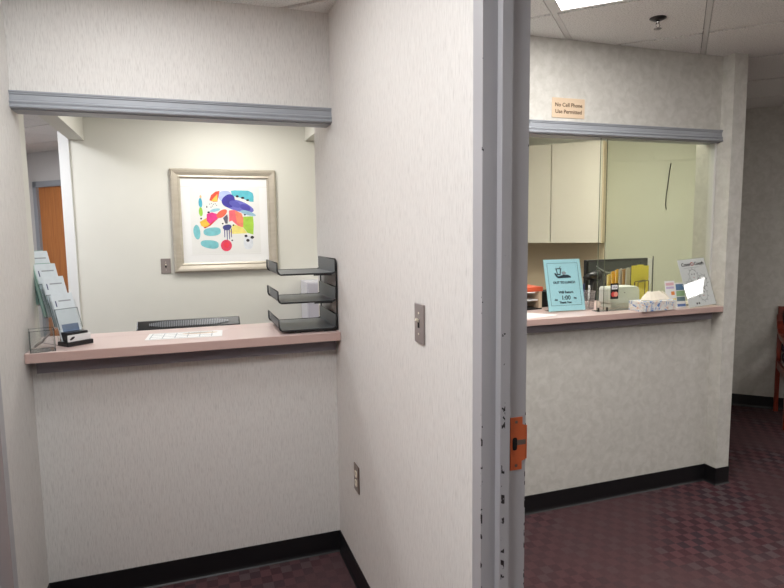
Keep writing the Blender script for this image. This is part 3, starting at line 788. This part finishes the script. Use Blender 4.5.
for xx in (1.458, 1.514): MB().box(xx-0.0025, xx+0.0025, 0.009, 0.019, ZR+0.0005, ZR+0.022, M['darkmetal']).build('clip', parent=w1)
# payment sticker on the glass
t = thing('payment_sticker', 'small black sticker with card emblems stuck on the sliding glass', 'sticker', (1.566, 0.0215, 1.168))
MB().box(-0.026, 0.026, -0.0012, 0.0, -0.043, 0.043, M['black']).build('backing', parent=t)
k = MB(); k.box(-0.019, 0.019, -0.0016, -0.0011, 0.010, 0.034, M['white']); k.build('upper_emblem', parent=t)
text('emblem_word', [('VISA', 0, 0.0165, 0.015, 'CENTER')], M['navyink'], t, (0, -0.0017, 0))
k = MB(); k.prism(blob(-0.007, -0.017, 0.014, 0.014, 20), -0.0016, -0.0011, mat('emblem_red', (206, 62, 60), 0.5), axis='y'); k.prism(blob(0.009, -0.017, 0.014, 0.014, 20), -0.0018, -0.0013, mat('emblem_peach', (226, 150, 130), 0.5), axis='y'); k.build('lower_emblem', parent=t)

# ------------------------------------------------------------------ plaque
t = thing('wall_plaque', 'small tan engraved plaque about phones above the reception window', 'sign', (1.2315, 0, 2.116))
MB().box(-0.097, 0.097, -0.004, -0.0005, -0.049, 0.049, M['plaque'], bev=0.001).build('plate', parent=t)
text('lettering', [('No Cell Phone', 0, 0.006, 0.027, 'CENTER'), ('Use Permitted', 0, -0.027, 0.027, 'CENTER')], M['brownink'], t, (0, -0.0046, 0), bold=0.0004)

# ------------------------------------------------------------------ out to lunch sign
lean = math.radians(14)
t = thing('lunch_sign', 'light blue out to lunch sign leaning in a clear easel on the ledge', 'sign', (1.305, 0.075, ZR+0.008), math.radians(-4), rx=0)
t.rotation_euler = (-lean, 0, math.radians(-3))
s = MB(); s.box(-0.112, 0.112, 0, 0.0022, 0, 0.283, M['blue']); s.build('card', parent=t)
b = MB(); z0, z1, xw = 0.030, 0.262, 0.094
for q in ((-xw, xw, z0-0.0008, z0+0.0008), (-xw, xw, z1-0.0008, z1+0.0008), (-xw-0.0008, -xw+0.0008, z0, z1), (xw-0.0008, xw+0.0008, z0, z1)):
    b.box(q[0], q[1], -0.0006, 0.0, q[2], q[3], M['ink'])
b.build('border', parent=t)
g = MB(); Y0, Y1 = -0.0007, 0.0
g.prism([(-0.056, 0.206), (-0.045, 0.208), (-0.034, 0.190), (-0.02, 0.185), (-0.034, 0.179), (-0.044, 0.186)], Y0, Y1, M['ink'], axis='y')    # left hand
g.prism([(-0.044, 0.186), (-0.03, 0.179), (0.046, 0.180), (0.044, 0.188), (0.030, 0.196), (0.0, 0.198), (-0.02, 0.192)], Y0, Y1, M['ink'], axis='y')   # tray
g.prism([(-0.044, 0.232), (-0.038, 0.232), (-0.033, 0.203), (-0.021, 0.203), (-0.016, 0.232), (-0.010, 0.232), (-0.017, 0.196), (-0.037, 0.196)], Y0, Y1, M['ink'], axis='y')   # cup
g.prism([(-0.045, 0.234), (-0.009, 0.234), (-0.009, 0.229), (-0.045, 0.229)], Y0, Y1, M['ink'], axis='y')
g.prism([(-0.025, 0.229), (-0.014, 0.245), (-0.011, 0.244), (-0.022, 0.229)], Y0, Y1, M['ink'], axis='y')      # straw
g.prism(blob(0.004, 0.207, 0.013, 0.009, 16), Y0, Y1, M['greyink'], axis='y')
g.build('meal_drawing', parent=t)
text('lettering', [('OUT TO LUNCH', 0.0, 0.149, 0.0180, 'CENTER'), ('Will Return', 0.004, 0.095, 0.0185, 'CENTER'), ('1:00', 0.0, 0.060, 0.033, 'CENTER'),
     ('AM', -0.062, 0.056, 0.013, 'CENTER'), ('PM', 0.056, 0.062, 0.013, 'CENTER'), ('Thank You', -0.006, 0.040, 0.0165, 'CENTER')], M['ink'], t, (0, -0.0008, 0), bold=0.0006)
e = MB(); e.box(-0.116, 0.116, -0.0030, -0.0015, -0.003, 0.287, M['acrylic'])
e.box(-0.116, 0.116, 0.0032, 0.0047, -0.003, 0.287, M['acrylic'])
e.build('clear_sleeve', parent=t)
e = MB(); e.box(-0.1, 0.1, 0.005, 0.075, -0.003, -0.0015, M['acrylic'], mtx=Matrix.Rotation(lean, 4, 'X')); e.build('easel_foot', parent=t)

# loose papers left of the sign
o = MB().prism([(0.90, -0.060), (1.17, -0.012), (1.20, 0.015), (1.05, 0.17), (0.86, 0.16)], ZR+0.0004, ZR+0.0016, M['paper']).build('loose_papers')
tag(o, 'white papers lying flat on the reception ledge left of the blue sign', 'paper')

# orange topped desk tray behind
t = thing('desk_tray', 'desk tray with orange top and paper inside, left behind the blue sign', 'tray', (1.10, 0.31, ZR), 0)
b = MB(); 
b.box(-0.16, 0.145, -0.08, 0.08, 0.0005, 0.008, M['black']); b.box(-0.16, 0.145, 0.072, 0.08, 0.008, 0.10, M['black'])
b.box(0.125, 0.145, -0.08, 0.072, 0.008, 0.100, M['plaque']); b.box(-0.16, -0.14, -0.08, 0.072, 0.008, 0.100, M['plaque'])
b.build('tray_body', parent=t)
MB().box(-0.138, 0.123, -0.075, 0.07, 0.050, 0.056, M['white']).build('middle_shelf', parent=t)
MB().box(-0.165, 0.150, -0.085, 0.085, 0.102, 0.128, M['orange2'], bev=0.004).build('orange_top', parent=t)
MB().box(-0.15, 0.10, -0.082, 0.06, 0.095, 0.1015, M['paper']).build('paper_stack', parent=t)
o = thing('pen_block', 'plain black desk organizer block between orange tray and blue sign', 'organizer', (1.325, 0.34, ZR), 0)
MB().box(-0.05, 0.05, -0.035, 0.035, 0.0005, 0.092, M['black'], bev=0.003).build('body', parent=o)
MB().box(-0.045, 0.045, -0.030, 0.030, 0.0925, 0.094, M['hole']).build('rim_recess', parent=o)

# wire pen cup with pens
t = thing('pen_cup', 'grey wire mesh pen cup between blue sign and sliding glass', 'pen cup', (1.487, 0.150, ZR))
b = MB(); N = 28; r0, r1, h = 0.036, 0.044, 0.098
for i in range(N):
    a0 = 2*PI*i/N
    for sgn in (1, -1):
        a1 = a0+sgn*0.9
        am = (a0+a1)/2
        b.tube([(r0*math.cos(a0), r0*math.sin(a0), 0.002), ((r0+r1)/2*math.cos(am), (r0+r1)/2*math.sin(am), h/2), (r1*math.cos(a1), r1*math.sin(a1), h)], 0.0008, M['pewter'], 4)
for z, r in ((0.002, r0), (h, r1), (h*0.5, (r0+r1)/2)):
    b.tube([(r*math.cos(2*PI*i/24), r*math.sin(2*PI*i/24), z) for i in range(25)], 0.0016, M['pewter'], 6)
b.build('mesh_wall', parent=t)
MB().lathe([(0, 0.0005), (r0, 0.0005), (r0, 0.003), (0, 0.003)], m=M['pewter']).build('cup_floor', parent=t)
for i, (x, y, lx, ly, hh, m, lb) in enumerate([(-0.018, 0.0, -0.10, 0.05, 0.125, 'black', 'black pen leaning left in the wire pen cup'), (0.0, -0.012, -0.02, -0.05, 0.130, 'white', 'white pen standing in the middle of the wire pen cup'),
      (0.015, 0.004, 0.12, 0.1, 0.118, 'chrome', 'silver pen leaning right in the wire pen cup'), (-0.004, 0.018, 0.02, 0.08, 0.135, 'navyink', 'dark blue pen at the back of the wire pen cup')]):
    p = thing('pen', lb, 'pen', (1.487+x, 0.150+y, ZR+0.004))
    MB().tube([(0, 0, 0), (lx*hh, ly*hh, hh*0.78)], 0.0042, M[m], 8).build('barrel', parent=p)
    MB().tube([(lx*hh, ly*hh, hh*0.78), (lx*hh*1.26, ly*hh*1.26, hh)], 0.0048, M[m], 8).build('cap', parent=p)
# scissors handle like white item
# ------------------------------------------------------------------ white card terminal
t = thing('card_terminal', 'rounded white desk device behind the sliding glass next to the folders', 'device', (1.708, 0.150, ZR), math.radians(4))
b = MB(); b.prism([(-0.100, 0.022), (0.100, 0.022), (0.110, 0.034), (0.108, 0.092), (0.098, 0.110), (0.082, 0.118), (-0.100, 0.118), (-0.110, 0.108), (-0.110, 0.034)], -0.045, 0.045, M['white'], axis='y')
b.build('housing', parent=t, bevel=0.004)
MB().box(-0.10, 0.075, -0.042, 0.040, 0.0005, 0.0215, M['tbar'], bev=0.002).build('base', parent=t)
MB().lathe([(0.003, -0.0012), (0.003, 0)], (-0.005, -0.0455, 0.085), M['black'], 10, 'y').build('indicator', parent=t)

# ------------------------------------------------------------------ folders in a wire sorter
t = thing('file_sorter', 'black wire file sorter holding the yellow folders', 'file sorter', (1.90, 0.345, ZR+0.0005))
w = MB()
for yy in (-0.06, -0.03, 0.0, 0.03, 0.06):
    for xa_, xb_, hh in ((0.06, 0.14, 0.115),):
        w.tube([(xa_, yy, 0.004), (xa_, yy, hh), (xa_+0.004, yy, hh+0.004), (xb_-0.004, yy, hh+0.012), (xb_, yy, hh+0.008), (xb_, yy, 0.004)], 0.0022, M['blackmetal'], 6)
w.tube([(0.06, -0.06, 0.004), (0.06, 0.07, 0.004)], 0.0025, M['blackmetal'], 6); w.tube([(0.14, -0.06, 0.004), (0.14, 0.07, 0.004)], 0.0025, M['blackmetal'], 6)
for yy in (-0.055, 0.065): w.tube([(-0.14, yy, 0.004), (0.14, yy, 0.004)], 0.0025, M['blackmetal'], 6)
w.build('wire_frame', parent=t)
fm = {'yellow': mat('yellow_folder', (222, 208, 74), 0.6, noise=0.03), 'amber': mat('amber_folder', (240, 188, 40), 0.6, noise=0.04), 'manila': mat('manila_folder', (226, 206, 120), 0.6, noise=0.03), 'greyf': mat('grey_folder', (186, 182, 178), 0.6), 'tanf': mat('tan_folder', (196, 150, 90), 0.6)}
fd = [(0.108, -0.020, 0.062, 0.215, 'yellow', -2, 'wide yellow folder at the right of the wire file sorter'),
      (0.052, 0.02, 0.034, 0.196, 'greyf', 28, 'grey folder just left of the wide yellow one'),
      (0.026, 0.02, 0.034, 0.188, 'tanf', 28, 'tan folder between two grey folders'),
      (0.000, 0.02, 0.034, 0.194, 'greyf', 28, 'second grey folder, between the tan and the tall amber one'),
      (-0.026, 0.02, 0.034, 0.190, 'amber', 28, 'taller amber folder in the wire sorter'),
      (-0.056, 0.02, 0.034, 0.178, 'amber', 28, 'lower amber folder left of the tall amber one'),
      (-0.086, 0.02, 0.034, 0.162, 'manila', 28, 'pale manila folder, leftmost in the wire sorter')]
for x, y, hwid, hh, m, ang, lb in fd:
    p = thing('folder', lb, 'folder', (1.90+x, 0.345+y, ZR+0.007), math.radians(ang))
    MB().box(-hwid, hwid, -0.003, -0.0015, 0, hh*0.97, fm[m]).build('front_leaf', parent=p)
    q = MB(); q.prism([(-hwid, 0), (hwid, 0), (hwid, hh*0.97), (hwid*0.5, hh*0.97), (hwid*0.4, hh), (-hwid*0.3, hh), (-hwid*0.4, hh*0.98), (-hwid, hh*0.98)], 0.0015, 0.003, fm[m], axis='y'); q.build('back_leaf', parent=p)
    MB().box(-hwid+0.002, hwid-0.002, -0.0013, 0.0013, 0.001, hh*0.94, M['paper']).build('papers', parent=p)

# ------------------------------------------------------------------ monitor and lamp behind reception
desk('cream office desk behind the reception ledge, carrying the dark monitor', 0.75, 2.35, 0.47, 1.12)
t = thing('computer_monitor', 'dark grey monitor behind the yellow folders at the reception window', 'monitor', (2.09, 0.62, 0.74), math.radians(3))
b = MB(); b.box(-0.275, 0.245, -0.015, 0.015, 0.20, 0.565, M['black'], bev=0.004); b.build('housing', parent=t)
b = MB(); b.box(-0.262, 0.232, -0.0175, -0.0152, 0.215, 0.550, mat('dark_screen', (62, 66, 64), 0.25, noise=0.05)); b.build('screen', parent=t)
b = MB(); pts = [(-0.20+0.012*i, -0.0195, 0.525-0.05*math.sin(min(1, i/10)*PI/2)+0.002*max(0, i-10)) for i in range(26)]
b.tube(pts, 0.007, mat('pale_reflector_band', (120, 126, 122), 0.4), 6, [0.3+0.7*math.sin(PI*i/25) for i in range(26)]); b.build('swoosh_band', parent=t)
b = MB(); b.prism([(0.246, 0.565), (0.290, 0.556), (0.286, 0.40), (0.25, 0.34)], -0.012, 0.0, M['white'], axis='y'); b.build('attached_note', parent=t)
MB().tube([(0.292, -0.014, 0.20), (0.292, -0.014, 0.575)], 0.004, M['darkmetal'], 6).build('side_rod', parent=t)
MB().box(-0.03, 0.03, 0.016, 0.04, 0.012, 0.30, M['black']).build('neck', parent=t)
MB().box(-0.13, 0.13, -0.08, 0.09, 0.0005, 0.014, M['black'], bev=0.004).build('stand_base', parent=t)
t = thing('desk_lamp', 'small black desk lamp with pointed head left of the dark monitor', 'lamp', (1.72, 0.50, 0.74))
MB().lathe([(0, 0.0005), (0.07, 0.0005), (0.07, 0.014), (0.02, 0.022), (0, 0.022)], m=M['black']).build('base', parent=t)
MB().tube([(0.03, 0, 0.015), (0.05, 0, 0.30), (0.07, 0, 0.45)], 0.014, M['black'], 8).build('arm', parent=t)
b = MB(); b.tube([(0.12, 0, 0.475), (0.05, 0, 0.468), (0.005, 0, 0.462)], 0.034, M['black'], 16, [1.0, 0.62, 0.18]); b.build('lamp_head', parent=t)

# ------------------------------------------------------------------ tissue box
t = thing('tissue_box', 'white tissue box with blue floral print overhanging the ledge edge', 'tissue box', (1.775, -0.035, ZR), math.radians(3))
def mat_floral():
    m, nt, b = new_mat('floral_print'); b.inputs['Roughness'].default_value = 0.5
    tc = nt.nodes.new('ShaderNodeTexCoord')
    n = nt.nodes.new('ShaderNodeTexNoise'); n.inputs['Scale'].default_value = 26; n.inputs['Detail'].default_value = 3; n.inputs['Distortion'].default_value = 2.5
    nt.links.new(tc.outputs['Object'], n.inputs['Vector'])
    r = nt.nodes.new('ShaderNodeValToRGB'); e = r.color_ramp.elements
    e[0].position = 0.38; e[0].color = srgb(96, 132, 190); e[1].position = 0.46; e[1].color = srgb(226, 226, 222)
    x = e.new(0.58); x.color = srgb(226, 224, 218); x = e.new(0.66); x.color = srgb(214, 170, 150)
    nt.links.new(n.outputs['Fac'], r.inputs[0]); nt.links.new(r.outputs[0], b.inputs['Base Color']); return m
M['floral'] = mat_floral()
MB().box(-0.118, 0.118, -0.052, 0.052, 0.0005, 0.054, M['floral'], bev=0.0015).build('carton', parent=t)
b = MB(); b.prism(blob(0, 0, 0.075, 0.028, 24), 0.0542, 0.0552, M['hole']); b.build('opening', parent=t)
# folded sheets standing up out of the slot: pleated, wide at the box, narrower above
b = MB(); n = 36; rows = []
for j, (z, x0_, x1_, sy) in enumerate([(0.0562, -0.075, 0.118, 0.034), (0.070, -0.066, 0.108, 0.026), (0.086, -0.052, 0.090, 0.016), (0.099, -0.040, 0.066, 0.006)]):
    ring = []
    for i in range(n):
        a = 2*PI*i/n; cx = (x0_+x1_)/2; rx_ = (x1_-x0_)/2
        ring.append(b.bm.verts.new((cx+rx_*math.copysign(abs(math.cos(a))**0.7, math.cos(a)), sy*math.sin(a)+0.004*math.sin(7*a+j*0.6), z+0.0035*math.sin(5*a+j)*(j > 0))))
    rows.append(ring)
for a, c in zip(rows, rows[1:]):
    for i in range(n): b.bm.faces.new((a[i], a[(i+1) % n], c[(i+1) % n], c[i]))
b.bm.faces.new(rows[-1])
b.build('tissue', mat('cream_tissue', (234, 226, 210), 0.8, noise=0.06, scale=30), t)

# small standing cards
def card(label, x, y, w_, h_, rot, m, prints):
    t = thing('leaflet', label, 'leaflet', (x, y, ZR+0.0005), 0); t.rotation_euler = (math.radians(-10), 0, math.radians(rot))
    MB().box(-w_/2, w_/2, 0, 0.002, 0, h_, m).build('card', parent=t)
    b = MB()
    for x0_, x1_, z0_, z1_, mm_ in prints: b.box(x0_, x1_, -0.0006, 0.0, z0_, z1_, mm_)
    b.build('printed_blocks', parent=t)
card('small white leaflet with a pink heading behind the tissue box', 1.925, -0.026, 0.078, 0.152, 6, M['paper'],
     [(-0.032, 0.03, 0.126, 0.142, mat('rose_block', (222, 180, 186), 0.6)), (-0.032, 0.03, 0.108, 0.120, mat('lilac_block', (200, 184, 214), 0.6)), (0.004, 0.030, 0.072, 0.092, mat('tangerine_block', (226, 140, 70), 0.6)), (0.010, 0.036, 0.03, 0.052, mat('lemon_block', (234, 214, 90), 0.6))])
card('narrow leaflet with blue and green picture blocks left of the cough sign', 1.988, -0.030, 0.066, 0.140, 0, M['paper'],
     [(-0.029, 0.029, 0.098, 0.132, mat('steel_blue_block', (92, 124, 160), 0.6)), (-0.029, 0.029, 0.064, 0.094, mat('leaf_block', (150, 184, 140), 0.6)), (-0.029, 0.029, 0.036, 0.060, mat('slate_block', (110, 134, 142), 0.6)), (-0.029, 0.029, 0.006, 0.020, mat('denim_block', (96, 122, 176), 0.6))])

# cough sign
t = thing('cough_sign', 'white cover cough sign with line drawn germs leaning beside the pilaster', 'sign', (2.098, -0.072, ZR+0.0095)); t.rotation_euler = (math.radians(-18), math.radians(-3), math.radians(4.0))
MB().box(-0.104, 0.104, 0, 0.002, 0, 0.272, M['paper']).build('card', parent=t)
text('lettering', [('Cover', -0.084, 0.234, 0.0275, 'LEFT'), ('Cough', 0.016, 0.234, 0.0275, 'LEFT')], M['blackink'], t, (0, -0.0008, 0), bold=0.0006)
b = MB(); b.prism(blob(0.0, 0.243, 0.012, 0.011, 18), -0.0008, 0.0, M['redink'], axis='y'); b.prism(blob(0.0, 0.243, 0.007, 0.006, 18), -0.0010, -0.0007, M['paper'], axis='y'); b.build('round_emblem', parent=t)
b = MB()
def ringline(cx, cz, r, rz, thick, m, n=36, hairs=10):
    for i in range(n):
        a0, a1 = 2*PI*i/n, 2*PI*(i+0.9)/n
        P = lambda a, k: (cx+(r+k)*math.cos(a)*(1+0.03*math.sin(5*a)), cz+(rz+k)*math.sin(a))
        q = [P(a0, -thick), P(a0, thick), P(a1, thick), P(a1, -thick)]
        b.face([(x_, -0.0006, z_) for x_, z_ in q], m)
    for i in range(hairs):
        a = 2*PI*i/hairs+0.2
        x0_, z0_ = cx+r*math.cos(a), cz+rz*math.sin(a); x1_, z1_ = cx+(r+0.012)*math.cos(a+0.15), cz+(rz+0.012)*math.sin(a+0.15)
        dx_, dz_ = -(z1_-z0_), x1_-x0_; L_ = math.hypot(dx_, dz_); dx_, dz_ = dx_/L_*thick, dz_/L_*thick
        b.face([(x0_-dx_, -0.0006, z0_-dz_), (x0_+dx_, -0.0006, z0_+dz_), (x1_+dx_, -0.0006, z1_+dz_), (x1_-dx_, -0.0006, z1_-dz_)], m)
ringline(-0.012, 0.175, 0.031, 0.036, 0.0009, M['blackink']); ringline(0.050, 0.140, 0.030, 0.034, 0.0009, M['blackink']); ringline(-0.058, 0.120, 0.026, 0.028, 0.0008, M['blackink']); ringline(0.026, 0.066, 0.030, 0.036, 0.0009, M['blackink'])
for cx, cz in ((-0.012, 0.178), (0.050, 0.143), (-0.058, 0.122), (0.026, 0.070)):
    for dx_ in (-0.010, 0.010): b.prism(blob(cx+dx_, cz+0.006, 0.003, 0.004, 10), -0.0008, -0.0002, M['blackink'], axis='y')
    b.face([(cx-0.010, -0.0006, cz-0.010), (cx, -0.0006, cz-0.016), (cx+0.010, -0.0006, cz-0.010), (cx, -0.0006, cz-0.013)], M['redink'])
b.box(-0.07, 0.05, -0.0006, 0, 0.222, 0.2235, M['greyink']); b.box(-0.045, -0.035, -0.0006, 0, 0.012, 0.022, M['blackink']); b.box(-0.028, -0.018, -0.0006, 0, 0.012, 0.022, M['blackink'])
b.build('germ_drawings', parent=t)
e = MB(); e.box(-0.107, 0.107, -0.0028, -0.0014, -0.002, 0.276, M['acrylic']); e.box(-0.107, 0.107, 0.0030, 0.0044, -0.002, 0.276, M['acrylic']); e.build('clear_sleeve', parent=t)

# ------------------------------------------------------------------ waiting room chair
x, y = st(3.06, -2.445)
t = thing('armchair', 'reddish wooden armchair with dark upholstery against the waiting room wall', 'chair', (x, y, 0), PI/4)
# local x -> towards the wall (back of chair), local y -> towards the counter (viewer's left)
HW = 0.285
for sy in (1, -1):
    MB().prism([(0.235, 0), (0.262, 0), (0.268, 0.45), (0.300, 0.845), (0.272, 0.845), (0.238, 0.45)], sy*HW-0.016, sy*HW+0.016, M['cherry'], axis='y').build('leg', parent=t, bevel=0.004)
    MB().prism([(-0.270, 0), (-0.236, 0), (-0.230, 0.40), (-0.232, 0.60), (-0.275, 0.60), (-0.275, 0.40)], sy*HW-0.018, sy*HW+0.018, M['cherry'], axis='y').build('leg', parent=t, bevel=0.004)
    arm = [(0.282, 0.80), (0.262, 0.745), (0.215, 0.692), (0.13, 0.662), (0.0, 0.652), (-0.15, 0.648), (-0.255, 0.635), (-0.285, 0.605)]
    pr = arm+[(x_+0.004, z_-0.036) for x_, z_ in arm[::-1]]
    MB().prism(pr, sy*HW-0.024, sy*HW+0.024, M['cherry'], axis='y').build('armrest', parent=t, bevel=0.006)
    MB().box(-0.24, 0.24, sy*HW-0.011, sy*HW+0.011, 0.36, 0.42, M['cherry']).build('side_rail', parent=t, bevel=0.003)
MB().box(-0.28, 0.235, -HW+0.02, HW-0.02, 0.42, 0.50, M['aubergine'], bev=0.02).build('seat', parent=t)
MB().box(-0.262, -0.240, -HW+0.016, HW-0.016, 0.35, 0.415, M['cherry']).build('front_rail', parent=t)
bk = MB(); bk.prism([(0.215, 0.50), (0.262, 0.50), (0.298, 0.84), (0.25, 0.84)], -HW+0.018, HW-0.018, M['aubergine'], axis='y'); bk.build('backrest', parent=t, bevel=0.012)
MB().prism([(0.262, 0.80), (0.290, 0.80), (0.302, 0.862), (0.268, 0.862)], -HW-0.016, HW+0.016, M['cherry'], axis='y').build('top_rail', parent=t, bevel=0.004)

# ------------------------------------------------------------------ camera
cam = bpy.data.cameras.new('camera'); co = bpy.data.objects.new('camera', cam); C.objects.link(co)
F_ = Vector((0.325, 0.94, -0.108)); yaw, pitch, roll = math.radians(-19.0596), math.radians(-6.1814), math.radians(-0.7422)
F_ = Vector((-math.sin(yaw)*math.cos(pitch), math.cos(yaw)*math.cos(pitch), math.sin(pitch)))
Rr = F_.cross(Vector((0, 0, 1))).normalized(); Uu = Rr.cross(F_)
Rx = Rr*math.cos(roll)+Uu*math.sin(roll); Ux = -Rr*math.sin(roll)+Uu*math.cos(roll)
mw = Matrix((Rx, Ux, -F_)).transposed().to_4x4(); mw.translation = (-0.6235, -2.6005, 1.5141)
co.matrix_world = mw
cam.sensor_width = 36; cam.lens = 588.787/784*36; cam.clip_start = 0.02; cam.clip_end = 60
bpy.context.scene.camera = co

# ------------------------------------------------------------------ world and view
w = bpy.data.worlds.new('world'); bpy.context.scene.world = w; w.use_nodes = True
w.node_tree.nodes['Background'].inputs[0].default_value = (0.5, 0.5, 0.5, 1); w.node_tree.nodes['Background'].inputs[1].default_value = 0.05
sc = bpy.context.scene
sc.view_settings.view_transform = 'Standard'; sc.view_settings.look = 'None'; sc.view_settings.gamma = 1
sc.view_settings.exposure = 0.16
sc.cycles.max_bounces = 10; sc.cycles.transparent_max_bounces = 24; sc.cycles.caustics_reflective = False; sc.cycles.caustics_refractive = False
sc.cycles.sample_clamp_indirect = 6
sc.cycles.use_denoising = True
